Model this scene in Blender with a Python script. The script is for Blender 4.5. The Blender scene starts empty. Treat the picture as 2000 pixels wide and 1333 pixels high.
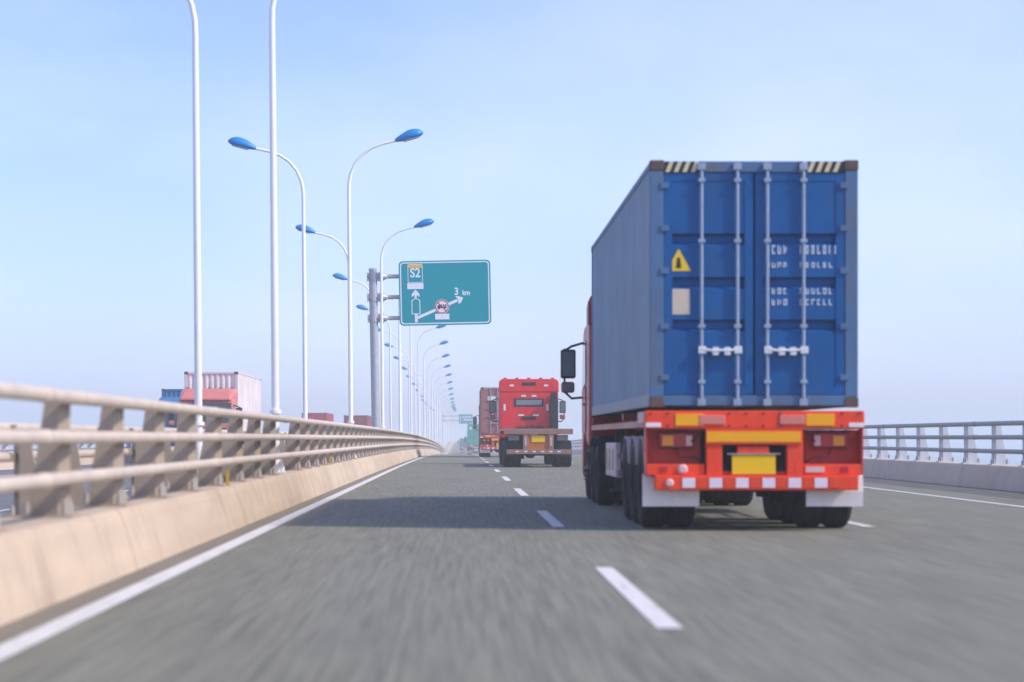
import bpy, bmesh, math, random
from mathutils import Vector, Matrix
random.seed(7)
R = math.radians
SC = bpy.context.scene
COL = SC.collection

# ------------------------------------------------------------------ camera, sky, sun, exposure
cam_d = bpy.data.cameras.new('camera')
cam = bpy.data.objects.new('camera', cam_d)
COL.objects.link(cam)
cam.location = (0, 0, 1.1)
cam.rotation_euler = (R(90), 0, 0)
cam_d.sensor_width = 36
cam_d.lens = 81.0
cam_d.shift_x = 0.05
cam_d.shift_y = 0.094
cam_d.clip_start = 0.5
cam_d.clip_end = 12000
cam_d.dof.use_dof = True
cam_d.dof.focus_distance = 80.0
cam_d.dof.aperture_fstop = 1.6
SC.camera = cam

SUN_EL, SUN_AZ = 42.0, 110.0           # azimuth clockwise from +Y (straight ahead): right and a little behind
W = bpy.data.worlds.new('World')
SC.world = W
W.use_nodes = True
wn, wl = W.node_tree.nodes, W.node_tree.links
wn.clear()
sky = wn.new('ShaderNodeTexSky')
sky.sky_type = 'NISHITA'
sky.sun_disc = False
sky.sun_elevation = R(SUN_EL)
sky.sun_rotation = R(SUN_AZ)
sky.air_density = 0.8
sky.dust_density = 1.1
sky.ozone_density = 3.0
tint = wn.new('ShaderNodeMix'); tint.data_type = 'RGBA'; tint.blend_type = 'MULTIPLY'
tint.inputs['Factor'].default_value = 1.0
tint.inputs['B'].default_value = (0.75, 0.77, 1.09, 1)
bg = wn.new('ShaderNodeBackground')
bg.inputs['Strength'].default_value = 0.15
wo = wn.new('ShaderNodeOutputWorld')
flatten = wn.new('ShaderNodeGamma'); flatten.inputs['Gamma'].default_value = 0.8      # hazy air evens the sky out
wl.new(sky.outputs[0], flatten.inputs[0])
wl.new(flatten.outputs[0], tint.inputs['A'])
# thin uneven veil of high haze: paler, less saturated patches
wtc = wn.new('ShaderNodeTexCoord')
wmp = wn.new('ShaderNodeMapping'); wmp.inputs['Scale'].default_value = (2.2, 1.0, 5.0); wmp.inputs['Location'].default_value = (3.1, .2, .7)
wl.new(wtc.outputs['Generated'], wmp.inputs[0])
wnz = wn.new('ShaderNodeTexNoise'); wnz.inputs['Scale'].default_value = 1.6; wnz.inputs['Detail'].default_value = 5; wnz.inputs['Roughness'].default_value = .5
wl.new(wmp.outputs[0], wnz.inputs['Vector'])
wmr = wn.new('ShaderNodeMapRange'); wmr.inputs['From Min'].default_value = .36; wmr.inputs['From Max'].default_value = .70; wmr.inputs['To Max'].default_value = .85
wl.new(wnz.outputs['Fac'], wmr.inputs['Value'])
veil = wn.new('ShaderNodeHueSaturation'); veil.inputs['Saturation'].default_value = .66; veil.inputs['Value'].default_value = 1.0
wl.new(tint.outputs['Result'], veil.inputs['Color'])
vmx = wn.new('ShaderNodeMix'); vmx.data_type = 'RGBA'
wl.new(wmr.outputs[0], vmx.inputs['Factor'])
wl.new(tint.outputs['Result'], vmx.inputs['A']); wl.new(veil.outputs[0], vmx.inputs['B'])
wl.new(vmx.outputs['Result'], bg.inputs['Color'])
wl.new(bg.outputs[0], wo.inputs['Surface'])

sun_d = bpy.data.lights.new('sun', 'SUN')
sun_d.energy = 1.5
sun_d.angle = R(3.0)
sun_d.color = (1.0, 0.90, 0.76)
sun = bpy.data.objects.new('sun', sun_d)
COL.objects.link(sun)
sv = Vector((math.sin(R(SUN_AZ)) * math.cos(R(SUN_EL)), math.cos(R(SUN_AZ)) * math.cos(R(SUN_EL)), math.sin(R(SUN_EL))))
sun.rotation_euler = (-sv).to_track_quat('-Z', 'Y').to_euler()

SC.view_settings.view_transform = 'Standard'
SC.view_settings.look = 'None'
SC.view_settings.exposure = 1.18
SC.view_settings.gamma = 1.0
SC.view_settings.use_curve_mapping = False
SC.cycles.use_denoising = True
SC.cycles.max_bounces = 6
SC.cycles.diffuse_bounces = 3
SC.cycles.glossy_bounces = 3
SC.cycles.transmission_bounces = 3
SC.cycles.volume_bounces = 4
SC.cycles.caustics_reflective = False
SC.cycles.caustics_refractive = False


# ------------------------------------------------------------------ helpers
class MB:
    """collects faces; build() links them as ONE mesh object"""
    def __init__(s):
        s.v, s.f, s.sm, s.mi = [], [], [], []

    def face(s, pts, m=0, smooth=False):
        b = len(s.v)
        s.v += [tuple(p) for p in pts]
        s.f.append(list(range(b, b + len(pts)))); s.sm.append(smooth); s.mi.append(m)

    def box(s, x0, x1, y0, y1, z0, z1, m=0):
        b = len(s.v)
        s.v += [(x0, y0, z0), (x1, y0, z0), (x1, y1, z0), (x0, y1, z0), (x0, y0, z1), (x1, y0, z1), (x1, y1, z1), (x0, y1, z1)]
        for q in ((0, 3, 2, 1), (4, 5, 6, 7), (0, 1, 5, 4), (1, 2, 6, 5), (2, 3, 7, 6), (3, 0, 4, 7)):
            s.f.append([b + i for i in q]); s.sm.append(False); s.mi.append(m)
        return s

    def loft(s, rings, m=0, smooth=False, caps=True, closed=True):
        b = len(s.v); n = len(rings[0])
        for r in rings: s.v += [tuple(p) for p in r]
        for i in range(len(rings) - 1):
            for j in range(n if closed else n - 1):
                k = (j + 1) % n
                s.f.append([b + i * n + j, b + i * n + k, b + (i + 1) * n + k, b + (i + 1) * n + j]); s.sm.append(smooth); s.mi.append(m)
        if caps and closed:
            if smooth:                             # caps with corners of their own keep the sides' shading clean
                s.face(list(reversed([tuple(p) for p in rings[0]])), m)
                s.face([tuple(p) for p in rings[-1]], m)
            else:
                s.f.append([b + j for j in reversed(range(n))]); s.sm.append(False); s.mi.append(m)
                e = b + (len(rings) - 1) * n
                s.f.append([e + j for j in range(n)]); s.sm.append(False); s.mi.append(m)
        return s

    def prism(s, poly, axis, a0, a1, m=0):
        def P(p, a):
            if axis == 'x': return (a, p[0], p[1])
            if axis == 'y': return (p[0], a, p[1])
            return (p[0], p[1], a)
        return s.loft([[P(p, a0) for p in poly], [P(p, a1) for p in poly]], m)

    def tube(s, pts, rad, n=12, m=0, caps=True):
        pts = [Vector(p) for p in pts]
        if not isinstance(rad, (list, tuple)): rad = [rad] * len(pts)
        rings = []
        up = None
        for i, p in enumerate(pts):
            d = (pts[min(i + 1, len(pts) - 1)] - pts[max(i - 1, 0)]).normalized()
            if up is None:
                ref = Vector((0, 0, 1)) if abs(d.z) < .9 else Vector((0, 1, 0))
                u = d.cross(ref).normalized()
            else:
                u = (up - d * up.dot(d)).normalized()
            up = u
            w = d.cross(u)
            rings.append([p + (u * math.cos(t) + w * math.sin(t)) * rad[i] for t in (2 * math.pi * j / n for j in range(n))])
        return s.loft(rings, m, True, caps)

    def cyl(s, a, b, r, n=16, m=0):
        return s.tube([a, b], r, n, m)

    def lathe_x(s, prof, c, n=32, m=0, smooth=True):
        rings = [[(c[0] + x, c[1] + r * math.cos(t), c[2] + r * math.sin(t)) for t in (2 * math.pi * j / n for j in range(n))] for x, r in prof]
        return s.loft(rings, m, smooth, True)

    def build(s, name, mats, parent=None, bevel=0.0, seg=2, loc=None):
        me = bpy.data.meshes.new(name)
        me.from_pydata(s.v, [], s.f)
        me.polygons.foreach_set('use_smooth', s.sm)
        me.polygons.foreach_set('material_index', s.mi)
        for mm in (mats if isinstance(mats, (list, tuple)) else [mats]): me.materials.append(mm)
        bm = bmesh.new(); bm.from_mesh(me)
        bmesh.ops.recalc_face_normals(bm, faces=bm.faces)
        bm.to_mesh(me); bm.free()
        me.update()
        o = bpy.data.objects.new(name, me)
        COL.objects.link(o)
        if parent is not None: o.parent = parent
        if loc: o.location = loc
        if bevel:
            b = o.modifiers.new('bevel', 'BEVEL'); b.width = bevel; b.segments = seg; b.limit_method = 'ANGLE'; b.angle_limit = R(35)
            b.harden_normals = False
        return o


def tag(o, label=None, cat=None, group=None, kind=None):
    if label: o['label'] = label
    if cat: o['category'] = cat
    if group: o['group'] = group
    if kind: o['kind'] = kind
    return o


def empty(name, loc, rz=0, rx=0, ry=0):
    o = bpy.data.objects.new(name, None)
    o.empty_display_size = .2
    COL.objects.link(o)
    o.location = loc
    o.rotation_euler = (rx, ry, rz)
    return o


def copy_tree(o, parent=None):
    kids = [c for c in o.children]
    c = o.copy(); COL.objects.link(c)
    if parent is not None: c.parent = parent
    for ch in kids: copy_tree(ch, c)
    return c


_mats = {}
def mat(name, col, var=0.15, scale=2.0, rough=0.55, metal=0.0, bump=0.0, bscale=40, stretch=(1, 1, 1), stain=None, amount=0.0, sscale=3.0, sstretch=(1, 1, 1), spec=0.5, coat=0.0):
    if name in _mats: return _mats[name]
    m = bpy.data.materials.new(name); m.use_nodes = True
    nt = m.node_tree; n, l = nt.nodes, nt.links
    p = n['Principled BSDF']
    tc = n.new('ShaderNodeTexCoord')
    mp = n.new('ShaderNodeMapping'); mp.inputs['Scale'].default_value = stretch
    l.new(tc.outputs['Object'], mp.inputs[0])
    nz = n.new('ShaderNodeTexNoise'); nz.inputs['Scale'].default_value = scale; nz.inputs['Detail'].default_value = 6; nz.inputs['Roughness'].default_value = .62
    l.new(mp.outputs[0], nz.inputs['Vector'])
    rp = n.new('ShaderNodeValToRGB')
    rp.color_ramp.elements[0].position = .28; rp.color_ramp.elements[1].position = .72
    rp.color_ramp.elements[0].color = tuple(c * (1 - var) for c in col) + (1,)
    rp.color_ramp.elements[1].color = tuple(min(1, c * (1 + var)) for c in col) + (1,)
    l.new(nz.outputs['Fac'], rp.inputs[0])
    out = rp.outputs[0]
    if stain:
        mp2 = n.new('ShaderNodeMapping'); mp2.inputs['Scale'].default_value = sstretch; mp2.inputs['Location'].default_value = (3.1, 1.7, .4)
        l.new(tc.outputs['Object'], mp2.inputs[0])
        n2 = n.new('ShaderNodeTexNoise'); n2.inputs['Scale'].default_value = sscale; n2.inputs['Detail'].default_value = 8; n2.inputs['Roughness'].default_value = .7
        l.new(mp2.outputs[0], n2.inputs['Vector'])
        r2 = n.new('ShaderNodeMapRange'); r2.inputs['From Min'].default_value = .62 - .3 * amount; r2.inputs['From Max'].default_value = .86 - .3 * amount
        r2.inputs['To Max'].default_value = min(1, .45 + amount)
        l.new(n2.outputs['Fac'], r2.inputs['Value'])
        mx = n.new('ShaderNodeMix'); mx.data_type = 'RGBA'
        l.new(r2.outputs[0], mx.inputs['Factor']); l.new(out, mx.inputs['A'])
        mx.inputs['B'].default_value = tuple(stain) + (1,)
        out = mx.outputs['Result']
    l.new(out, p.inputs['Base Color'])
    mr = n.new('ShaderNodeMapRange'); mr.inputs['To Min'].default_value = max(.03, rough - .1); mr.inputs['To Max'].default_value = min(1, rough + .12)
    l.new(nz.outputs['Fac'], mr.inputs['Value']); l.new(mr.outputs[0], p.inputs['Roughness'])
    p.inputs['Metallic'].default_value = metal
    p.inputs['Specular IOR Level'].default_value = spec * .6
    p.inputs['Coat Weight'].default_value = coat
    if bump:
        nb = n.new('ShaderNodeTexNoise'); nb.inputs['Scale'].default_value = bscale; nb.inputs['Detail'].default_value = 5
        l.new(mp.outputs[0], nb.inputs['Vector'])
        bp = n.new('ShaderNodeBump'); bp.inputs['Strength'].default_value = bump; bp.inputs['Distance'].default_value = .02
        l.new(nb.outputs['Fac'], bp.inputs['Height']); l.new(bp.outputs[0], p.inputs['Normal'])
    _mats[name] = m
    return m


# ------------------------------------------------------------------ the road's long profile (crest, then a dip, then a rise)
def zr(y):
    if y < 60: return 0.0
    if y < 350: return -2.1e-5 * (y - 60) ** 2
    if y < 520:
        t = y - 350
        return -1.7661 - .01218 * t + 6e-5 * t * t
    t = min(y, 793) - 520
    return -2.1027 + .00822 * t - 1.5e-5 * t * t

END = 1150
DZ = -0.2                                  # the opposite carriageway lies a little lower
YS = [-30, -10, 0] + [4 * i for i in range(2, 30)] + [120 + 10 * i for i in range(0, 104)]
YS = [y for y in YS if y <= END]


def strip(name, x0, x1, m, dz=0.0, y0=None, y1=None):
    mb = MB()
    ys = [y for y in YS if (y0 is None or y > y0) and (y1 is None or y < y1)]
    if y0 is not None: ys = [y0] + ys
    if y1 is not None: ys = ys + [y1]
    mb.loft([[(x0, y, zr(y) + dz), (x1, y, zr(y) + dz)] for y in ys], 0, False, False, False)
    return mb


# asphalt: grey aggregate, streaks drawn out along the traffic, dusty gutters by the barriers
def asphalt():
    m = bpy.data.materials.new('asphalt'); m.use_nodes = True
    nt = m.node_tree; n, l = nt.nodes, nt.links
    p = n['Principled BSDF']
    tc = n.new('ShaderNodeTexCoord')
    def noise(scale, st, det=5):
        mp = n.new('ShaderNodeMapping'); mp.inputs['Scale'].default_value = st
        l.new(tc.outputs['Object'], mp.inputs[0])
        z = n.new('ShaderNodeTexNoise'); z.inputs['Scale'].default_value = scale; z.inputs['Detail'].default_value = det; z.inputs['Roughness'].default_value = .65
        l.new(mp.outputs[0], z.inputs['Vector'])
        return z.outputs['Fac']
    a = noise(26, (1, .016, 1))           # wear streaks
    b = noise(1.2, (1, .12, 1))          # broad tracks
    c = noise(70, (1, .35, 1), 3)        # grain
    def mth(op, x, y):
        q = n.new('ShaderNodeMath'); q.operation = op
        for i, t in enumerate((x, y)):
            if isinstance(t, (int, float)): q.inputs[i].default_value = t
            else: l.new(t, q.inputs[i])
        return q.outputs[0]
    s = mth('ADD', mth('ADD', mth('MULTIPLY', a, .58), mth('MULTIPLY', b, .17)), mth('MULTIPLY', c, .25))
    rp = n.new('ShaderNodeValToRGB')
    rp.color_ramp.elements[0].position = .39; rp.color_ramp.elements[1].position = .61
    rp.color_ramp.elements[0].color = (.140, .136, .099, 1)
    rp.color_ramp.elements[1].color = (.262, .256, .190, 1)
    l.new(s, rp.inputs[0])
    sx = n.new('ShaderNodeSeparateXYZ'); l.new(tc.outputs['Object'], sx.inputs[0])
    d1 = n.new('ShaderNodeMapRange'); d1.inputs['From Min'].default_value = -2.25; d1.inputs['From Max'].default_value = -2.72
    l.new(mth('ADD', sx.outputs[0], mth('MULTIPLY', mth('SUBTRACT', b, .5), .5)), d1.inputs['Value'])
    d2 = n.new('ShaderNodeMapRange'); d2.inputs['From Min'].default_value = 10.6; d2.inputs['From Max'].default_value = 11.4
    l.new(sx.outputs[0], d2.inputs['Value'])
    mx = n.new('ShaderNodeMix'); mx.data_type = 'RGBA'
    l.new(mth('MULTIPLY', mth('MAXIMUM', d1.outputs[0], d2.outputs[0]), .75), mx.inputs['Factor'])
    l.new(rp.outputs[0], mx.inputs['A']); mx.inputs['B'].default_value = (.24, .195, .15, 1)
    l.new(mx.outputs['Result'], p.inputs['Base Color'])
    p.inputs['Roughness'].default_value = .82
    p.inputs['Specular IOR Level'].default_value = .3
    bp = n.new('ShaderNodeBump'); bp.inputs['Strength'].default_value = .25; bp.inputs['Distance'].default_value = .01
    l.new(c, bp.inputs['Height']); l.new(bp.outputs[0], p.inputs['Normal'])
    return m

M_ASPH = asphalt()
M_LINE = mat('road_paint', (.70, .685, .64), .10, 14, .7, stain=(.36, .34, .31), amount=.34, sscale=11, sstretch=(1, .12, 1))
M_CONC = mat('cream_concrete', (.55, .435, .31), .17, .55, .85, bump=.12, bscale=18, stretch=(1, .35, 2.2), stain=(.33, .25, .17), amount=.36, sscale=1.6, sstretch=(1, .9, .25))  # warm cream concrete with random brownish streaks
M_CONCR = mat('grey_concrete', (.62, .50, .38), .10, 1.1, .85, bump=.12, bscale=18, stretch=(1, .6, 1.2), stain=(.40, .33, .27), amount=.3, sscale=1.9, sstretch=(1, 1.1, .16))
M_RAIL = mat('rail_paint', (.63, .53, .425), .12, 2.2, .5, stain=(.42, .32, .23), amount=.18, sscale=1.5, sstretch=(1, .5, 1))
M_RAILG = mat('grey_rail_paint', (.36, .33, .30), .10, 2.2, .5)
M_POST = mat('post_paint', (.39, .32, .24), .14, 3.0, .65, stain=(.23, .175, .12), amount=.25, sscale=5, sstretch=(1, 1, .3))
M_POSTG = mat('pale_post_paint', (.62, .64, .68), .08, 3.0, .55)
M_BOLT = mat('galvanised_bolt', (.42, .39, .35), .15, 12, .65)
M_WHITE = mat('lamp_white_paint', (.93, .93, .92), .03, 3, .35, stain=(.74, .72, .7), amount=.05, sscale=6, sstretch=(1, 1, .2))
M_LBLUE = mat('lamp_blue_paint', (.010, .25, .58), .08, 4, .35)
M_LGLASS = mat('lamp_glass', (.55, .60, .66), .05, 4, .2)
M_GALV = mat('galvanised_steel', (.46, .47, .48), .12, 6, .5, metal=.35)


def water():
    m = mat('sea_water', (.10, .17, .22), .12, .02, .25, bump=.5, bscale=.35)
    return m

# ------------------------------------------------------------------ setting: sea, decks, roads, markings
mb = MB(); mb.face([(-2900, -300, -11), (2900, -300, -11), (2900, 4600, -11), (-2900, 4600, -11)])
tag(mb.build('sea', water()), 'flat hazy sea far below the bridge', None, None, 'structure')

o = strip('road', -2.75, 11.4, M_ASPH).build('road', M_ASPH)
tag(o, 'grey asphalt carriageway of the bridge', None, None, 'structure')
o = strip('road', -18.7, -4.5, M_ASPH, DZ).build('road', mat('far_asphalt', (.17, .17, .17), .2, 3, .85, stretch=(1, .1, 1)))
tag(o, 'asphalt carriageway for oncoming traffic', None, None, 'structure')

# deck slabs
for (x0, x1, dz) in ((-3.3, 11.8, 0), (-19.1, -4.15, DZ)):
    mb = MB()
    mb.loft([[(x0, y, zr(y) + dz - .02), (x1, y, zr(y) + dz - .02), (x1 - 2.5, y, zr(y) + dz - 1.2), (x0 + 2.5, y, zr(y) + dz - 1.2)] for y in YS])
    tag(mb.build('bridge_deck', M_CONCR), 'concrete bridge deck carrying the road', None, None, 'structure')

o = strip('l', -2.43, -2.255, M_LINE, .006).build('edge_line', M_LINE)
tag(o, 'white edge line beside the left barrier', None, None, 'structure')
o = strip('l', 8.78, 8.93, M_LINE, .006).build('edge_line', M_LINE)
tag(o, 'white edge line of the right shoulder', None, None, 'structure')
for X in (1.2, 5.0):
    mb = MB()
    for k in range(0, 60):
        y0 = 13.2 + 14.95 * k
        y1 = y0 + 6.2
        if y1 > END: break
        s = strip('d', X - .075, X + .075, M_LINE, .006, y0, y1)
        b = len(mb.v); mb.v += s.v; mb.f += [[i + b for i in q] for q in s.f]; mb.sm += s.sm; mb.mi += s.mi
    tag(mb.build('lane_marking', M_LINE), 'broken white lane line', None, None, 'structure')
for X in (-8.1, -11.8, -15.5):
    tag(strip('l', X - .07, X + .07, M_LINE, DZ + .006).build('lane_marking', M_LINE), 'white line on the oncoming carriageway', None, None, 'structure')


# ------------------------------------------------------------------ parapets and railings
def parapet(xs, side, dz, m, label):
    """xs: road-side foot; side -1 = wall extends to -x"""
    prof = [(0, 0), (.03, .13), (.12, .42), (.15, .485), (.175, .50), (.60, .50), (.62, .485), (.62, -.7), (0, -.7)]
    ys = []
    for y in YS: ys.append((y, 0))
    j = 8.0
    while j < 400:
        ys += [(j - .022, 0), (j - .020, 1), (j + .020, 1), (j + .022, 0)]; j += 11.08
    ys.sort()
    rings = []
    for y, g in ys:
        rings.append([(xs + side * (min(p[0] + .02 * g, .60) if p[1] > -.5 else p[0]), y, zr(y) + dz + p[1] - (.02 * g if p[1] > .3 else 0)) for p in prof])
    o = MB().loft(rings).build('concrete_barrier', m)
    return tag(o, label, 'barrier', 'concrete parapets of the bridge')


def post_mb(side):
    """one railing post, local origin at the top of the parapet under the road-side face, side -1: body runs to -x"""
    mb = MB()
    # section corners (x outward, y) at bottom and top: bevelled road-side corner, tapering outer edge
    def ring(z, w):
        pts = [(0.0, .05), (.075, -.055), (w, -.055), (w, -.035), (.12, -.035), (.12, .05)]
        return [(side * (x + .03), y, z) for x, y in pts]
    mb.loft([ring(.0, .30), ring(.28, .275), ring(.55, .22), ring(.88, .175)])
    mb.box(*sorted((side * -.02, side * .36)), -.15, .15, -.001, .022)
    for bx in (.045, .33):
        for by in (-.115, .11):
            mb.cyl((side * bx, by, .02), (side * bx, by, .10), .026, 8, 1)
            mb.cyl((side * bx, by, .10), (side * bx, by, .125), .018, 8, 1)
    for z in (.30, .60, .885):                 # saddles that hold the three rails
        mb.box(*sorted((side * -.01, side * .06)), -.05, .05, z - .04, z + .04, 0)
    return mb


def railing(xf, side, dz, mr, mp, label, y0, step, n_parts, y_end, skip=()):
    root = empty('bridge_railing', (xf, 0, 0))
    tag(root, label, 'railing', 'steel railings of the bridge')
    xr = -side * .035                          # rails sit just on the road side of the posts
    for z, r in ((.80, .050), (1.10, .050), (1.395, .053)):
        ys = [y for y in YS if y <= 1000]
        pts, rad = [], []
        for y in ys:
            pts.append((xr, y, zr(y) + dz + z)); rad.append(r)
        mb = MB().tube(pts, rad, 14)
        j = y0 + step * .5
        while j < 260:                         # sleeve joints
            mb.tube([(xr, j - .12, zr(j) + dz + z), (xr, j - .115, zr(j) + dz + z), (xr, j + .115, zr(j) + dz + z), (xr, j + .12, zr(j) + dz + z)], [r, r + .006, r + .006, r], 14)
            j += step * 4
        mb.build('rail', mr, root)
    src = None; k = 0; y = y0; far = MB()
    while y < y_end:
        if not any(abs(y - q) < .33 for q in skip):
            if k < n_parts:
                if src is None:
                    src = post_mb(side).build('post', [mp, M_BOLT], root); q = src
                else:
                    q = src.copy(); COL.objects.link(q); q.parent = root
                q.location = (0, y, zr(y) + dz + .5)
            else:
                s = post_mb(side); b = len(far.v)
                far.v += [(a, c + y, e + zr(y) + dz + .5) for a, c, e in s.v]; far.f += [[i + b for i in w] for w in s.f]; far.sm += s.sm; far.mi += s.mi
            k += 1
        y += step
    if far.v:
        tag(far.build('far_posts', [mp, M_BOLT], root), None, None, None, 'stuff')
    return root


LAMP_Y = [39.0 + 26.8 * n for n in range(0, 23)]
parapet(-2.68, -1, 0, M_CONC, 'cream concrete barrier in the sun along the left edge of our road')
parapet(11.28, 1, 0, M_CONCR, 'grey concrete barrier in shade along the right shoulder')
parapet(-4.72, 1, DZ, M_CONC, 'concrete barrier across the gap, behind the left railing')
parapet(-18.6, -1, DZ, M_CONCR, 'distant concrete barrier on the outer edge of the oncoming road')
railing(-2.91, -1, 0, M_RAIL, M_POST, 'beige three-rail steel railing on the sunlit left barrier', 14.55, 2.75, 100, 620, LAMP_Y)
railing(11.50, 1, 0, M_RAILG, M_POSTG, 'grey three-rail steel railing on the right barrier with pale tapering posts', 39.0, 2.75, 70, 420)
railing(-4.52, 1, DZ, M_RAIL, M_POST, 'beige railing across the gap, seen between the posts of the near one', 17.6, 2.75, 70, 420, LAMP_Y)
railing(-18.85, -1, DZ, M_RAILG, M_POSTG, 'thin distant railing beyond the oncoming lanes', 74.0, 2.75, 40, 300)

# small yellow delineators on the left parapet
for y, lab in ((28.4, 'small yellow marker strip at the foot of the near left railing'), (50.6, 'farther small yellow marker strip at the foot of the left railing')):
    mb = MB().box(-.02, .02, -.012, .012, 0, .19).box(-.035, .035, -.03, .03, 0, .012)
    o = mb.build('delineator', mat('marker_yellow', (.62, .38, .05), .1, 8, .5), None, .002, loc=(-2.875, y, .5))
    tag(o, lab, 'marker', 'yellow markers on the left barrier')


# ------------------------------------------------------------------ street lamps
def make_lamp():
    root = empty('street_lamp', (0, 0, 0))
    mb = MB()
    mb.tube([(0, 0, 0.02), (0, 0, 4), (0, 0, 7.6)], [.068, .060, .052], 16)
    mb.build('pole', M_WHITE, root)
    arm = [(0, 0, 7.6), (.006, 0, 7.85), (.055, 0, 8.12), (.185, 0, 8.42), (.40, 0, 8.68), (.66, 0, 8.86), (1.0, 0, 8.98), (1.38, 0, 9.06)]
    MB().tube(arm, [.052, .05, .047, .044, .042, .04, .038, .036], 14).build('arm', M_WHITE, root)
    mb = MB()
    mb.box(-.16, .16, -.16, .16, 0, .025)
    for a in range(4):
        c, s_ = math.cos(a * math.pi / 2), math.sin(a * math.pi / 2)
        for t in (-.006,):
            p0, p1, p2 = (.08, 0.025), (.155, 0.025), (.075, .30)
            pts = lambda w: [(c * p[0] - s_ * w, s_ * p[0] + c * w, p[1]) for p in (p0, p1, p2)]
            mb.loft([pts(-.007), pts(.007)])
    for sx in (-1, 1):
        for sy in (-1, 1):
            mb.cyl((sx * .125, sy * .125, .025), (sx * .125, sy * .125, .085), .018, 8)
    mb.tube([(0, 0, 1.0), (0, 0, 1.06)], .098, 16)
    mb.build('base', M_WHITE, root)
    # leaf shaped head, tilted up away from the pole
    prof = [(0, .05, .06), (.06, .08, .085), (.18, .125, .13), (.36, .175, .185), (.52, .19, .20), (.66, .17, .175), (.77, .11, .115), (.83, .03, .035)]
    rings = []; t0 = R(16)
    def tr(u, v, w):
        return (1.34 + u * math.cos(t0) - w * math.sin(t0), v, 9.05 + u * math.sin(t0) + w * math.cos(t0))
    for u, hw, hh in prof:
        r = []
        for j in range(16):
            a = 2 * math.pi * j / 16
            w = math.sin(a) * hh
            if w < 0: w *= .5
            r.append(tr(u, math.cos(a) * hw, w))
        rings.append(r)
    hd = MB().loft(rings, 0, True).build('lamp_head', M_LBLUE, root)
    rings = []
    for u, hw in ((.22, .07), (.30, .105), (.46, .125), (.60, .115), (.69, .06)):
        rings.append([tr(u, math.cos(a) * hw, -.075 + math.sin(a) * .03) for a in (2 * math.pi * j / 12 for j in range(12))])
    MB().loft(rings, 0, True).build('lamp_glass', M_LGLASS, hd)
    return root


ORD = ['nearest', 'second', 'third', 'fourth', 'fifth', 'sixth', 'seventh', 'eighth', 'ninth', 'tenth', 'eleventh', 'twelfth', 'thirteenth', 'fourteenth']
lamp0 = make_lamp(); used = False
for n, y in enumerate(LAMP_Y):
    for row in (0, 1):
        o = copy_tree(lamp0) if used else lamp0
        used = True
        if row == 0:
            o.location = (-3.13, y, zr(y) + .5); o.rotation_euler = (0, R(-.5), 0)
            side = 'arm reaching right over our road'
        else:
            o.location = (-4.43, y, zr(y) + DZ + .5); o.rotation_euler = (0, R(-.5), math.pi)
            o.rotation_euler = (0, R(.5), math.pi)
            side = 'arm reaching left over the oncoming road'
        if n < len(ORD):
            who = ORD[n] if n == 0 else ORD[n] + ' nearest'
            lab = 'white street lamp, %s in its row, %s' % (who, side)
        else:
            lab = 'tiny white street lamp lost in haze, %s' % side
        tag(o, lab, 'street lamp', 'street lamps with arms over our road' if row == 0 else 'street lamps with arms over the oncoming road')


# ------------------------------------------------------------------ road signs on cantilever poles
M_SIGN = mat('sign_teal', (.001, .33, .375), .03, 2, .7, spec=.12)
M_SWHITE = mat('sign_white', (.86, .88, .90), .03, 3, .5)
M_SRED = mat('sign_red', (.62, .06, .08), .03, 3, .5)
M_SDARK = mat('sign_navy', (.03, .035, .10), .03, 3, .5)
M_SORANGE = mat('sign_amber', (.90, .50, .05), .03, 3, .5)


def rrect(cx, cz, w, h, r, n=6):
    pts = []
    for (sx, sz, a0) in ((1, -1, -90), (1, 1, 0), (-1, 1, 90), (-1, -1, 180)):
        for i in range(n + 1):
            a = R(a0 + 90 * i / n)
            pts.append((cx + sx * (w / 2 - r) + r * math.cos(a), cz + sz * (h / 2 - r) + r * math.sin(a)))
    return pts


def flat(mb, poly, y, t=.004, m=0):
    mb.prism(poly, 'y', y - t, y, m)


def ringflat(mb, outer, inner, y, t=.004, m=0):
    n = len(outer)
    rings = []
    for (poly, yy) in ((outer, y), (outer, y - t), (inner, y - t), (inner, y), (outer, y)):
        rings.append([(p[0], yy, p[1]) for p in poly])
    mb.loft(rings, m, False, False)


def text_obj(name, body, size, x, z, y, m, parent, bold=.0, sx=1.0):
    cu = bpy.data.curves.new(name, 'FONT')
    cu.body = body; cu.size = size; cu.align_x = 'CENTER'; cu.align_y = 'CENTER'; cu.extrude = .002; cu.offset = bold
    t = bpy.data.objects.new(name + '_src', cu); COL.objects.link(t)
    dg = bpy.context.evaluated_depsgraph_get()
    me = bpy.data.meshes.new_from_object(t.evaluated_get(dg))
    bpy.data.objects.remove(t)
    me.name = name
    me.transform(Matrix.Scale(sx, 4, (1, 0, 0)))
    me.transform(Matrix.Rotation(R(90), 4, 'X'))
    me.transform(Matrix.Translation((x, y, z)))
    me.materials.clear(); me.materials.append(m)
    o = bpy.data.objects.new(name, me); COL.objects.link(o); o.parent = parent
    return o


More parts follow.
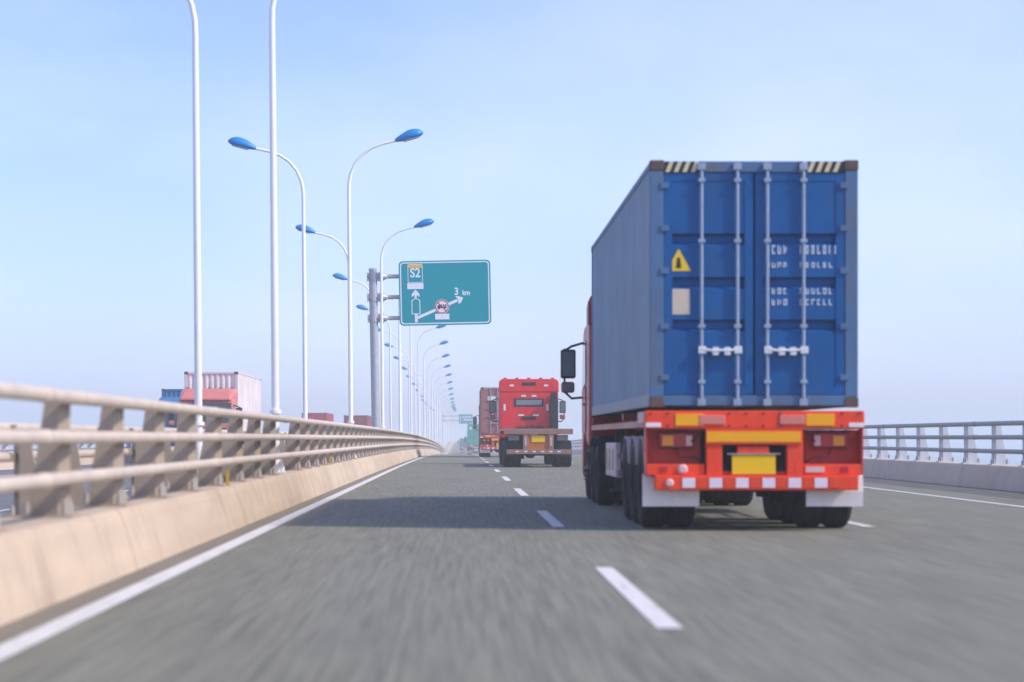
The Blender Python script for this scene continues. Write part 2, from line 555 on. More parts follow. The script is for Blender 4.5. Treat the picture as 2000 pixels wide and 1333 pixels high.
def cantilever_pole(root, h, x_b, zs, r=.17):
    """pole at local x=0, arms out to the board at x_b, at heights zs"""
    MB().tube([(0, 0, 0), (0, 0, h)], r, 24).build('pole', M_GALV, root)
    for z in zs:
        mb = MB()
        mb.tube([(0, 0, z - .15), (0, 0, z + .15)], r + .025, 20)
        mb.box(-r - .07, .30, -.17, .17, z - .018, z + .018)
        mb.box(-r - .075, -r - .045, -.17, .17, z - .17, z + .17)
        for dy in (-.11, .11): mb.prism([(r, z - .15), (.30, z - .20), (.30, z + .20), (r, z + .15)], 'y', dy - .012, dy + .012)
        mb.cyl((.30, 0, z), (.33, 0, z), .22, 20)
        mb.cyl((.35, 0, z), (.38, 0, z), .22, 20)
        for k in range(8):
            a = 2 * math.pi * k / 8
            mb.cyl((.27, .18 * math.cos(a), z + .18 * math.sin(a)), (.41, .18 * math.cos(a), z + .18 * math.sin(a)), .02, 6)
        mb.loft([[(.38, .17 * math.cos(a), z + .17 * math.sin(a)) for a in (2 * math.pi * j / 16 for j in range(16))], [(.56, .085 * math.cos(a), z + .085 * math.sin(a)) for a in (2 * math.pi * j / 16 for j in range(16))]], 0, True)
        mb.build('bracket', M_GALV, root)
        MB().cyl((.58, 0, z), (x_b, 0, z), .085, 16).build('arm', M_GALV, root)


def sign_board(cx, cz, w, h):
    mb = MB()
    mb.prism(rrect(cx, cz, w, h, .17), 'y', -.19, -.15)
    return mb


SY = 93.6
root = empty('road_sign', (-3.42, SY, zr(SY) + .0), ry=R(-1.1))
tag(root, 'teal motorway direction sign reading S2 and 3 km on a cantilever pole', 'road sign', 'signs over the road')
BX, BZ, BW, BH = 2.91, 6.93, 3.72, 2.62
cantilever_pole(root, 7.98, BX + 1.6, (7.64, 6.80, 5.95))
brd = sign_board(BX, BZ, BW, BH).build('board', M_SIGN, root)
mb = MB()
for dx in (-1.2, 1.2): mb.box(BX + dx - .04, BX + dx + .04, -.15, -.09, BZ - BH / 2 + .1, BZ + BH / 2 - .1)
mb.build('stiffener', M_GALV, root)
K = BW / 1092.0
def sg(px, py): return (BX + (px - 1030) * K, BZ + (550 - py) * K)
F = -.1915
mb = MB()
ringflat(mb, rrect(BX, BZ, BW - .11, BH - .11, .14), rrect(BX, BZ, BW - .20, BH - .20, .11), F)
mb.build('border', M_SWHITE, brd)
mb = MB()   # route shield outline and white plate
c = sg(680, 315)
ringflat(mb, rrect(c[0], c[1], 178 * K, 222 * K, .045), rrect(c[0], c[1], 164 * K, 208 * K, .03), F)
flat(mb, [sg(583, 500), sg(777, 500), sg(777, 430), sg(583, 430)], F)
mb.build('route_shield', M_SWHITE, brd)
mb = MB(); c = sg(680, 231)
flat(mb, [sg(599, 250), sg(761, 250), sg(761, 222), sg(750, 211), sg(610, 211), sg(599, 222)], F)
mb.build('shield_band', M_SORANGE, brd)
text_obj('route_number', 'S2', 150 * K, *sg(680, 312), F, M_SWHITE, brd, .012, .86)
mb = MB()   # straight arrow with a vehicle-lane outline and the branch arrow
flat(mb, [sg(680, 505), sg(727, 560), sg(727, 596), sg(694, 570), sg(694, 606), sg(668, 606), sg(668, 570), sg(634, 596), sg(634, 560)], F)
outer = [sg(630, 800), sg(734, 800), sg(734, 632), sg(682, 606), sg(630, 632)]
inner = [sg(640, 791), sg(724, 791), sg(724, 638), sg(682, 617), sg(640, 638)]
ringflat(mb, outer, inner, F)
flat(mb, [sg(667, 897), sg(700, 897), sg(700, 800), sg(667, 800)], F)
A = Vector((700, 842)); Bp = Vector((1178, 642)); d = (Bp - A).normalized(); nn = Vector((-d.y, d.x))
q = lambda p: sg(p.x, p.y)
flat(mb, [q(A + nn * 17), q(Bp + nn * 17), q(Bp - nn * 17), q(A - nn * 17)], F)
tip = Vector((1246, 612)); hb = Bp - d * 6
flat(mb, [sg(1246, 612), sg(1216, 676), sg(1182, 686), sg(1190, 652), sg(1178, 622), sg(1150, 598), sg(1184, 592)], F - .0045)
mb.build('arrow', M_SWHITE, brd)
circ = lambda px, py, r, n=40: [(sg(px, py)[0] + r * K * math.cos(2 * math.pi * j / n), sg(px, py)[1] + r * K * math.sin(2 * math.pi * j / n)) for j in range(n)]
mb = MB(); flat(mb, circ(992, 716, 86), F - .005)
flat(mb, [sg(908, 868), sg(1078, 868), sg(1078, 800), sg(908, 800)], F - .002)
disc = mb.build('no_lorries_disc', M_SWHITE, brd)
mb = MB(); ringflat(mb, circ(992, 716, 81), circ(992, 716, 68), F - .0095)
A = Vector((940, 664)); Bp = Vector((1044, 768)); nn = Vector((.7071, -.7071))
flat(mb, [q(A + nn * 6), q(Bp + nn * 6), q(Bp - nn * 6), q(A - nn * 6)], F - .0142)
mb.build('prohibition_ring', M_SRED, brd)
mb = MB()
flat(mb, [sg(938, 708), sg(956, 694), sg(972, 694), sg(972, 712), sg(1046, 712), sg(1046, 732), sg(938, 732)], F - .0095)
for a in (978, 1004, 1028): flat(mb, [sg(a, 706), sg(a + 18, 706), sg(a + 18, 690), sg(a, 690)], F - .0095)
for a in (956, 1020): flat(mb, circ(a, 737, 11, 16), F - .0098)
mb.build('lorry_symbol', M_SDARK, brd)
text_obj('distance_text', '3', 120 * K, *sg(1167, 540), F, M_SWHITE, brd, .012, .86)
text_obj('distance_text', 'km', 86 * K, *sg(1282, 556), F, M_SWHITE, brd, .008, .86)

# a second cantilever sign far ahead in the haze
FY = 420.0
root = empty('road_sign', (-3.3, FY, zr(FY)))
tag(root, 'far pale turquoise direction sign fading in haze above the green truck', 'road sign', 'signs over the road')
cantilever_pole(root, 8.1, 5.0, (7.3, 6.5), .16)
brd = sign_board(4.2, 6.75, 2.5, 1.7).build('board', M_SIGN, root)
mb = MB()
random.seed(3)
for r_ in range(2):
    for k in range(4):
        x = 3.6 + k * .42 + r_ * .2
        flat(mb, [(x, 6.95 - r_ * .5), (x + .3, 6.95 - r_ * .5), (x + .3, 7.25 - r_ * .5), (x, 7.25 - r_ * .5)], F)
flat(mb, [(3.15, 6.2), (3.3, 6.2), (3.3, 7.3), (3.15, 7.3)], F)
mb.build('sign_marks', M_SWHITE, brd)


# ------------------------------------------------------------------ vehicles
M_TYRE = mat('tyre_rubber', (.022, .023, .026), .3, 9, .8, bump=.2, bscale=60, stain=(.07, .065, .06), amount=.25, sscale=4)
M_RIM = mat('steel_rim', (.20, .20, .21), .2, 8, .5, metal=.3, stain=(.12, .07, .04), amount=.4, sscale=6)
M_BLACK = mat('black_plastic', (.028, .029, .032), .25, 6, .55)
M_DARK = mat('dark_running_gear', (.040, .040, .043), .4, 5, .7, stain=(.10, .08, .06), amount=.35, sscale=4)
M_GLASS = mat('window_glass', (.05, .07, .085), .1, 2, .06, spec=.8)
M_LAMPR = mat('red_lens', (.42, .02, .02), .1, 5, .2, coat=.6)
M_LAMPA = mat('amber_lens', (.85, .32, .01), .08, 5, .2, coat=.6)
M_LAMPW = mat('white_lens', (.80, .80, .78), .06, 5, .15, coat=.6)
M_PLATE = mat('plate_yellow', (.90, .56, .01), .04, 6, .45)
M_REFL = mat('reflector_amber', (.95, .42, .005), .05, 6, .4)
M_CHEV = mat('reflector_red', (.80, .07, .02), .05, 6, .4)
M_WPAINT = mat('white_flap', (.84, .82, .80), .06, 3, .5, stain=(.42, .39, .36), amount=.22, sscale=4, sstretch=(1, 1, .4))
M_CAST = mat('corner_casting_rust', (.12, .085, .07), .3, 8, .8)
M_GALVROD = mat('lock_rod', (.32, .39, .49), .12, 7, .5, metal=.15, stain=(.30, .20, .15), amount=.2, sscale=8)
M_STEEL = mat('brushed_steel', (.5, .5, .5), .1, 6, .3, metal=.8)


def paint(name, c, stain=None, amount=.18, rough=.42, coat=.15):
    if '_side' in name:
        return mat(name, c, .16, 1.0, rough, coat=coat, stain=stain or tuple(v * .55 + .02 for v in c), amount=amount, sscale=2.2, sstretch=(1, 2.6, .12), bump=.03, bscale=6)
    if any(k in name for k in ('tail', 'panel', 'cab_', 'beam', 'deck')):
        return mat(name, c, .10, 2.5, rough, coat=coat, stain=stain or tuple(v * .45 + .02 for v in c), amount=amount, sscale=7.0, sstretch=(1, 1, .4), bump=.04, bscale=14)
    return mat(name, c, .12, 1.6, rough, coat=coat, stain=stain or tuple(v * .45 + .02 for v in c), amount=amount, sscale=2.4, sstretch=(1, 1, .3), bump=.03, bscale=6)


def make_container(loc, label, P, L=12.19, H=2.896, rz=0, rx=0, fine=True, marks='blue'):
    """origin: floor centre under the door end; doors face local -Y"""
    Wd = 2.438; hw = Wd / 2
    root = empty('shipping_container', loc, rz, rx)
    tag(root, label, 'container', 'shipping containers on lorries')
    side, frame, door = P['side'], P['frame'], P['door']
    # corrugated side walls, roof and front wall: one skin
    mb = MB()
    n = int((L - .5) / .278)
    for s in (-1, 1):
        pts = []
        y = .16
        while y < L - .30:
            for dy, dx in ((0, 0), (.10, 0), (.122, .038), (.252, .038)):
                pts.append((s * (hw - .012 - dx), y + dy))
            y += .278
        pts.append((s * (hw - .012), L - .16))
        mb.loft([[(x, yy, .15) for x, yy in pts], [(x, yy, H - .07) for x, yy in pts]], 0, False, False, False)
    pts = []
    y = .16
    while y < L - .3:
        for dy, dz in ((0, 0), (.09, 0), (.11, -.02), (.19, -.02)): pts.append((y + dy, H - .03 + dz))
        y += .209
    mb.loft([[(-hw + .05, yy, z) for yy, z in pts], [(hw - .05, yy, z) for yy, z in pts]], 0, False, False, False)
    pts = []
    x = -hw + .16
    while x < hw - .2:
        for dx, dy in ((0, 0), (.07, 0), (.12, -.045), (.18, -.045)): pts.append((x + dx, L - .03 + dy))
        x += .25
    mb.loft([[(xx, yy, .16) for xx, yy in pts], [(xx, yy, H - .10) for xx, yy in pts]], 0, False, False, False)
    mb.box(-hw + .06, hw - .06, .12, L - .1, .14, .17)
    mb.build('wall', side, root)
    # frame: rails, posts, header, sill
    mb = MB()
    for s in (-1, 1):
        mb.box(*sorted((s * hw, s * (hw - .06))), .17, L - .17, H - .075, H - .004)
        for yy in ((L - .16, L - .004),):
            mb.box(*sorted((s * (hw - .003), s * (hw - .15))), yy[0], yy[1], .12, H - .12)
        mb.box(*sorted((s * (hw - .003), s * (hw - .155))), .004, .155, .12, H - .12)
    mb.box(-hw + .17, hw - .17, .004, .12, H - .14, H - .01)
    mb.box(-hw + .15, hw - .15, .004, .12, .02, .14)
    mb.box(-hw + .17, hw - .17, L - .1, L - .003, .02, .15)
    mb.box(-hw + .17, hw - .17, L - .1, L - .004, H - .1, H - .01)
    mb.build('frame', frame, root, .008)
    mb = MB()
    for s in (-1, 1):
        mb.box(*sorted((s * hw, s * (hw - .055))), .17, L - .17, .012, .16)
    mb.build('bottom_rail', P.get('rail', frame), root, .006)
    for s in (-1, 1):
        for y0, y1 in ((-.004, .17), (L - .17, L + .004)):
            for z0, z1 in ((0, .118), (H - .118, H + .004)):
                MB().box(*sorted((s * (hw + .003), s * (hw - .165))), y0, y1, z0, z1).build('corner_casting', P.get('casting', M_CAST), root, .012)
    # doors with recessed horizontal grooves
    k = H / 2.896
    zb, zt = .15, H - .15
    for s in (-1, 1):
        x0, x1 = sorted((s * .012, s * (hw - .16)))
        prof = [(zb, 0.02)]
        for zc in (.97 * k, 1.47 * k, 1.98 * k):
            prof += [(zc - .085, .02), (zc - .04, .095), (zc + .045, .095), (zc + .06, .02)]
        prof += [(zt, .02)]
        mb = MB()
        ins = .10
        mb.loft([[(x0 + ins, y, z) for z, y in prof], [(x1 - ins, y, z) for z, y in prof]], 0, False, False, False)
        mb.box(x0, x0 + ins, .012, .07, zb, zt); mb.box(x1 - ins, x1, .012, .07, zb, zt)
        mb.box(x0 + ins, x1 - ins, .0125, .07, zb - .001, zb + .09); mb.box(x0 + ins, x1 - ins, .0125, .07, zt - .09, zt + .001)
        mb.box(x0 + .01, x1 - .01, .10, .115, zb, zt)
        d = mb.build('door', door, root)
        rods = (-.62, -.20) if s < 0 else (.15, .575)
        for xr in rods:
            mb = MB()
            mb.tube([(xr, -.018, .03), (xr, -.018, H - .03)], .021, 10)
            for z in (.06, H - .075): mb.box(xr - .05, xr + .045, -.045, .003, z - .04, z + .04)
            for z in (.30 * k, .95 * k, 1.95 * k, 2.66 * k): mb.box(xr - .04, xr + .04, -.047, .012, z - .022, z + .022)
            mb.build('lock_rod', M_GALVROD, d, .004 if fine else 0)
            if fine:
                mb = MB()
                dx = .30 if xr in (-.62, .15) else -.26
                zc = .66 * k
                mb.tube([(xr, -.05, zc + .02), (xr + dx * .5, -.055, zc - .0), (xr + dx, -.05, zc + .015)], [.017, .016, .016], 8)
                mb.box(xr - .04, xr + .05, -.062, -.03, zc - .03, zc + .055)
                mb.box(xr + dx - .035, xr + dx + .035, -.062, .012, zc - .05, zc + .045)
                mb.build('handle', P.get('handle', M_GALVROD), d, .004)
        if fine:
            for z in (.35, .95, 1.6, 2.1, 2.6):
                xx = s * (hw - .165)
                MB().box(xx - .05, xx + .05, -.012, .013, z - .035, z + .035).build('hinge', frame, d, .005)
        if marks == 'blue':
            def decal(nm, polys, m, yy=.0075):
                q = MB()
                for p in polys: q.prism(p, 'y', yy - .003, yy, 0)
                return q.build(nm, m, d)
            if s < 0:
                decal('warning_triangle', [[(-1.03, 1.60), (-.74, 1.60), (-.885, 1.86)]], mat('decal_yellow', (.86, .57, .02), .06, 9, .5), .018)
                MB().prism([(-.915, 1.635), (-.855, 1.635), (-.87, 1.76), (-.90, 1.76)], 'y', .010, .0125).build('warning_mark', M_BLACK, d)
                decal('size_label', [[(-.99, 1.09), (-.755, 1.09), (-.755, 1.39), (-.99, 1.39)]], mat('decal_cream', (.62, .53, .40), .10, 9, .6), .018)
            else:
                rnd = random.Random(11)
                M_ST = mat('stencil_white', (.72, .76, .80), .08, 9, .5)
                for z, xs, h in ((1.80, .14, .10), (1.64, .14, .06), (1.33, .14, .07), (1.20, .14, .07)):
                    q = MB(); x = xs
                    cells = 13 if h > .08 else 12
                    for i in range(cells):                      # worn stencil strokes, no longer readable
                        if i in (4, 5): x += .062; continue
                        w = rnd.uniform(.030, .042)
                        q.box(x, x + .011, .013, .018, z, z + h)
                        if rnd.random() < .7: q.box(x + .012, x + w, .013, .018, z + h * .82, z + h)
                        if rnd.random() < .6: q.box(x + .012, x + w, .013, .018, z, z + h * .18)
                        if rnd.random() < .5: q.box(x + w - .010, x + w, .013, .018, z + h * .19, z + h * .81)
                        x += .068
                    q.build('stencil_marks', M_ST, d)
        elif marks == 'brown' and s < 0:
            MB().box(-.80, -.28, .013, .018, 2.08, 2.34).build('owner_label', M_WPAINT, d)
            MB().box(-.72, -.45, .013, .018, 1.0, 1.24).build('size_label', mat('label_pale', (.52, .42, .42), .1, 9, .6), d)
        elif marks == 'green' and s < 0:
            MB().prism([(-.80 + .24 * math.cos(a), 2.30 + .24 * math.sin(a)) for a in (2 * math.pi * j / 24 for j in range(24))], 'y', .012, .018).build('emblem', M_WPAINT, d)
    if fine:
        # black and yellow warning bars on the header corners
        for x0, x1 in ((-hw + .175, -hw + .62), (hw - .70, hw - .175)):
            M_HY = mat('hazard_yellow', (.66, .58, .36), .1, 7, .5)
            q = MB(); qb = MB(); z0, z1 = H - .138, H - .014
            qb.box(x0, x1, -.001, .003, z0, z1)
            x = x0
            while x < x1 - .10:
                q.prism([(x, z0), (x + .05, z0), (x + .10, z1), (x + .05, z1)], 'y', -.005, -.0015)
                x += .10
            b_ = qb.build('hazard_stripe', M_BLACK, root)
            q.build('hazard_bar', M_HY, b_)
    return root


_wheel_cache = {}
def wheel(parent, x, y, side, dual=True, r=.505):
    """side -1 = left of the truck; x is the outer face"""
    key = (side, dual, r)
    if key not in _wheel_cache:
        rim = MB()
        s = side
        prof_out = [(0.0, .29), (-.02, .275), (-.06, .255), (-.15, .20), (-.16, .11)]
        if not dual: prof_out = [(.0, .29), (-.03, .27), (-.05, .22), (.0, .17), (.01, .10)]
        wd = .62 if dual else .30
        rim.lathe_x([(s * p[0], p[1]) for p in prof_out] + [(s * (-.10 if dual else .03), .095), (s * (-.04 if dual else .045), .085), (s * (-.035 if dual else .05), .01)], (0, 0, 0), 28)
        rim.lathe_x([(-s * .02, .28), (-s * (wd - .02), .28)], (0, 0, 0), 28)
        for j in range(10):
            a = 2 * math.pi * j / 10
            xx = -s * .15 if dual else s * .03
            rim.cyl((xx, .155 * math.cos(a), .155 * math.sin(a)), (xx + s * .03, .155 * math.cos(a), .155 * math.sin(a)), .014, 6)
        ro = rim.build('wheel', M_RIM)
        tyres = []
        def tyre(xo):
            w = .285
            p = [(.0, .285), (.015, .36), (.012, .44), (-.012, r - .03), (-.035, r - .008)]
            g = []
            for i, c in enumerate((.07, .115, .17, .215)):
                g += [(-(c - .012), r), (-(c - .008), r - .016), (-(c + .006), r - .016), (-(c + .010), r)]
            q = [(-w - a, b) for a, b in reversed(p)]
            full = [(s * a + xo, b) for a, b in p + g + q]
            return MB().lathe_x(full, (0, 0, 0), 40).build('tyre', M_TYRE, ro)
        tyre(0)
        if dual: tyre(-s * .33)
        _wheel_cache[key] = ro
        ro.parent = parent; ro.location = (x, y, r)
        return ro
    src = _wheel_cache[key]
    o = src.copy(); COL.objects.link(o); o.parent = parent; o.location = (x, y, r)
    for ch in list(src.children):
        c = ch.copy(); COL.objects.link(c); c.parent = o
    return o


def make_truck(loc, label, P, rz=0, rx=0, L=12.3, flatbed=False, dual_deck=True, high_roof=True, cab_w=2.48, far=False, sleeper_stack=False):
    """origin: on the road under the tail of the trailer; drives towards local +Y"""
    root = empty('container_truck', loc, rz, rx)
    tag(root, label, 'truck', 'lorries on the bridge')
    fr, beam, cabm = P['frame'], P['beam'], P['cab']
    # trailer frame: two deep side members, cross members, bolsters
    mb = MB()
    for s in (-1, 1):
        x = s * .48
        mb.box(x - .07, x + .07, .17, 4.2, .98, 1.00); mb.box(x - .012, x + .012, .17, L - 2.2, .70 + .3, 1.36); mb.box(x - .07, x + .07, .17, L, 1.355, 1.38)
        mb.box(x - .07, x + .07, 4.2, L - 2.6, .98, 1.0)
        mb.box(x - .012, x + .012, L - 2.2, L, 1.2, 1.355)
        if not flatbed:
            mb.box(*sorted((s * 1.16, s * 1.22)), .2, L - .1, 1.22, 1.30)      # outer side rail
    for i in range(11):
        y = .6 + i * (L - 1) / 10
        mb.box(-1.16, 1.16, y - .04, y + .04, 1.24, 1.33)
    for y in (4.9, L - .15): mb.box(-1.2, 1.2, y - .08, y + .08, 1.33, 1.43)
    mb.build('chassis', fr, root)
    if flatbed:
        MB().box(-1.27, 1.27, .02, L, 1.36, 1.43).build('deck', P['deck'], root, .01)
    # tail: beam, number board, uprights, plate, lights, bumper, flaps
    zb0, zb1 = (1.20, 1.41) if not flatbed else (1.22, 1.42)
    bm_ = MB().box(-1.28, 1.28, -.05, .16, zb0, zb1)
    bo = bm_.build('rear_beam', beam, root, .012)
    if not flatbed:
        for x in (-.50, .44): MB().box(x - .15, x + .15, -.068, -.048, zb0 + .05, zb1 - .05).build('step_plate', P['pale3'], bo, .006)
        for s in (-1, 1):
            x0, x1 = sorted((s * .60, s * .93))
            MB().box(x0, x1, -.060, -.048, zb0 + .035, zb1 - .035).build('reflector', P.get('board2', M_REFL), bo, .003)
        for s in (-1, 1):
            x0, x1 = sorted((s * 1.10, s * 1.275))
            MB().box(x0, x1, -.058, -.05, zb0 + .02, zb0 + .07).build('reflector', M_WPAINT, bo)
            MB().box(*sorted((s * 1.22, s * 1.30)), .02, .9, 1.26, 1.40).build('corner_plate', P['pale'], bo, .01)
    mb = MB()
    for s in (-1, 1): mb.box(*sorted((s * .38, s * .565)), -.035, .12, .655, 1.205 if not flatbed else 1.225)
    mb.box(-.38, .38, .06, .10, .66, .70)
    mb.build('upright', beam, root, .008)
    if not flatbed:
        nb = MB().box(-.575, .545, -.055, -.036, 1.015, 1.20).build('number_board', P.get('board', M_CHEV), root, .004)
        MB().box(-.565, .535, -.062, -.054, 1.045, 1.168).build('board_panel', P.get('board2', M_REFL), nb)
        MB().box(-.20, .17, -.03, .06, .905, .995).build('plate_lamp_box', beam, root, .008)
        pl = MB().box(-.265, .245, -.022, -.012, .665, .895).build('licence_plate', P.get('plate', M_PLATE), root, .004)
        MB().tube([(-.32, -.03, .905), (.30, -.03, .905)], .009, 8).build('plate_rail', M_STEEL, pl)
    else:
        MB().box(-.38, .38, .03, .055, .66, 1.2).build('back_plate', P['orange'], root)
        pl = MB().box(-.25, .24, .008, .024, .93, 1.17).build('licence_plate', M_PLATE, root, .004)
        MB().box(-.30, -.02, .0, .02, 1.185, 1.24).build('plate_lamp_box', P['pale'], pl, .004)
        mb = MB()
        for s in (-1, 1): mb.box(*sorted((s * .43, s * .51)), -.045, -.035, .80, 1.12)
        mb.build('reflector', P['pale'], root)
    if not flatbed and not far:
        mb = MB()
        for x in (-1.22, -1.02, -.30, -.10, .10, .30, 1.02, 1.22):
            for z in (zb0 + .035, zb1 - .03):
                if abs(x) < 1.1 or z > 1.3: mb.cyl((x, -.05, z), (x, -.062, z), .013, 8)
        tag(mb.build('bolts', M_DARK, bo), None, None, None, 'stuff')
        mb = MB()
        for s in (-1, 1):
            mb.tube([(s * .60, .06, 1.185), (s * .66, .03, 1.12), (s * .70, .05, 1.06), (s * .74, .12, 1.05)], .011, 6)
            mb.tube([(s * .60, .08, .80), (s * .70, .04, .87), (s * .86, .05, .86), (s * .92, .14, .98)], .011, 6)
        mb.tube([(-.60, .08, .80), (-.3, .05, .72), (0, .06, .64), (.3, .05, .72), (.60, .08, .80)], .012, 6)
        tag(mb.build('cables', M_BLACK, root), None, None, None, 'stuff')
    MB().box(-.9, .9, .42, .46, .72, 1.19).build('cavity_backing', M_DARK, root)  # dark plate added to stand for the shaded cavity at the chassis end
    for s in (-1, 1):
        x0, x1 = sorted((s * .61, s * 1.27))
        if not flatbed:
            mb = MB(); mb.box(x0, x1, .22, .24, .78, 1.19)
            mb.box(*sorted((s * 1.255, s * 1.275)), .0, .22, .66, 1.20)
            mb.build('light_panel', P['panel'], root, .004)
        tl0, tl1 = sorted((s * .70, s * 1.10))
        yb = .10 if not flatbed else .06
        zz = (.98, 1.15) if not flatbed else (.99, 1.20)
        tl = MB().box(tl0, tl1, yb, yb + .12, zz[0], zz[1]).build('tail_light', M_LAMPR if not flatbed else P['deck'], root, .012)
        a0, a1 = sorted((s * .94, s * 1.07))
        if not flatbed:
            MB().box(a0, a1, yb - .012, yb - .001, zz[0] + .02, zz[1] - .03).build('indicator', M_LAMPA, tl, .006)
            w0, w1 = sorted((s * .72, s * .79))
            MB().box(w0, w1, yb - .010, yb - .001, zz[0] + .02, zz[1] - .03).build('lens', mat('pink_lens', (.74, .50, .46), .08, 6, .3), tl, .006)
            mb = MB()
            mb.box(tl0 - .012, tl1 + .012, yb - .006, yb + .02, zz[1] + .001, zz[1] + .014); mb.box(tl0 - .012, tl1 + .012, yb - .006, yb + .02, zz[0] - .014, zz[0] - .001)
            mb.build('rim', M_BLACK, tl)
            lg = MB().box(*sorted((s * .58, s * 1.27)), .0, .2, .655, .785).build('light_ledge', beam, root, .008)
            mb = MB()
            if s < 0: mb.tube([(s * .84, .0, .725), (s * .84, -.03, .725), (s * .84, -.04, .725)], [.06, .058, .035], 20)
            else: mb.box(.60, .82, -.02, -.0005, .69, .755)
            mb.build('reversing_light', mat('pink_lens', (.74, .50, .46), .08, 6, .3), lg)
            mb = MB(); mb.box(*sorted((s * 1.02, s * 1.10)), -.012, -.001, .69, .755)
            mb.build('reflector', M_LAMPR, lg)
    zu0, zu1 = (.48, .655) if not flatbed else (.49, .66)
    bu = MB().box(-1.17, 1.21, -.07, .06, zu0, zu1).build('bumper', beam, root, .012)
    for i, x in enumerate((-.775, -.46, -.15, .16, .465, .77)):
        mb = MB()
        mb.box(x - .075, x + .075, -.078, -.069, zu0 + .03, zu1 - .03) if not flatbed else mb.box(x - .07, x + .06, -.078, -.069, zu0 + .07, zu1 - .05)
        mb.build('reflective_strip', mat('strip_pale', (.80, .70, .76), .08, 6, .4), bu)
    if not flatbed:
        for i, x in enumerate((-.62, -.305, .005, .315, .62, .93)):
            MB().box(x - .06, x + .06, -.0765, -.069, zu0 + .03, zu1 - .03).build('red_strip', P.get('board', M_CHEV), bu)
        mb = MB(); mb.tube([(-1.0, -.07, .565), (-1.0, -.09, .565), (-1.0, -.10, .565)], [.05, .048, .03], 20); mb.build('marker_light', mat('pink_lens', (.74, .50, .46)), bu)
        for s in (-1, 1): MB().box(*sorted((s * .45, s * .52)), .0601, .40, .50, .64).build('bracket', fr, bu)
        # mud flaps: curved white sheets behind the last axle
        for s in (-1, 1):
            x0, x1 = sorted((s * .63, s * 1.30))
            prof = [(.20, .665), (.16, .64), (.135, .46), (.16, .285)]
            mb = MB()
            mb.loft([[(x0, y, z), (x1, y, z), (x1, y + .014, z), (x0, y + .014, z)] for y, z in prof])
            mb.build('mud_flap', M_WPAINT, root)
    else:
        for s in (-1, 1): MB().box(*sorted((s * .62, s * 1.22)), .3, .315, .40, .95).build('mud_flap', M_BLACK, root)
    # running gear of the trailer
    for y in (1.05, 2.36, 3.67):
        for s in (-1, 1): wheel(root, s * 1.25, y, s)
        mb = MB(); mb.tube([(-1.0, y, .505), (1.0, y, .505)], .075, 12)
        for s in (-1, 1):
            mb.tube([(s * .50, y, .505), (s * .62, y, .505)], .20, 16)
            mb.box(*sorted((s * .42, s * .54)), y - .55, y + .55, .62, .70)
            mb.tube([(s * .30, y - .05, .62), (s * .30, y + .30, .55)], .09, 10)
        mb.build('axle', M_DARK, root)
    if not flatbed and not far:
        for s in (-1, 1):                                      # wheel-arch sheets over the bogie
            mb = MB(); prof = []
            for a in range(0, 181, 20):
                prof.append((a,))
            for yc in (1.05, 2.36, 3.67):
                rings = []
                for (a,) in prof:
                    t = R(25 + a * 130 / 180)
                    y_, z_ = yc + .62 * math.cos(t), .505 + .60 * math.sin(t)
                    x0, x1 = sorted((s * .64, s * 1.255))
                    rings.append([(x0, y_, z_), (x1, y_, z_), (x1, y_ - .0, z_ + .012), (x0, y_, z_ + .012)])
                mb.loft(rings)
            mb.build('mudguard', P['pale2'], root)
            tb = MB().box(*sorted((s * .72, s * 1.22)), 6.1, 8.3, .52, 1.02).build('toolbox', P['pale2'], root, .02)
            mb = MB()
            for y_ in (6.55, 7.3, 7.95): mb.box(*sorted((s * 1.221, s * 1.232)), y_ - .05, y_ + .05, .62, .93)
            mb.build('latch', mat('box_label', (.45, .33, .10), .2, 6, .5), tb)
            mb = MB()                                           # side guard
            for z in (.55, .80): mb.box(*sorted((s * 1.17, s * 1.20)), 4.5, 5.9, z, z + .08)
            for y_ in (4.7, 5.7): mb.box(*sorted((s * 1.13, s * 1.17)), y_ - .03, y_ + .03, .55, 1.24)
            mb.build('side_guard', M_DARK, root)
            mb = MB(); mb.box(s * .95 - .07, s * .95 + .07, 9.0, 9.14, .28, 1.26); mb.box(s * .95 - .15, s * .95 + .15, 8.95, 9.2, .25, .29)
            mb.tube([(s * .95, 9.07, .9), (s * .5, 9.4, 1.25)], .03, 8)
            mb.build('landing_leg', M_DARK, root)
            mb = MB()                                           # air tanks, spare wheel carrier and hoses
            mb.tube([(s * .98, 9.5, .78), (s * .98, 9.52, .78), (s * .98, 10.1, .78), (s * .98, 10.12, .78)], [.08, .19, .19, .08], 16)
            mb.build('air_tank', M_DARK, root)
    # tractor unit
    yc = L + .25                                                # back of the cab
    mb = MB()
    for s in (-1, 1): mb.box(*sorted((s * .36, s * .44)), L - 2.7, yc + 2.0, .72, .98)
    for y in (L - 2.6, L - .6, yc + 1.9): mb.box(-.36, .36, y - .06, y + .06, .74, .95)
    mb.prism([(-.5, L - 2.0), (.5, L - 2.0), (.42, L - .9), (-.42, L - .9)], 'z', .98, 1.20)
    mb.build('tractor_frame', M_DARK, root)
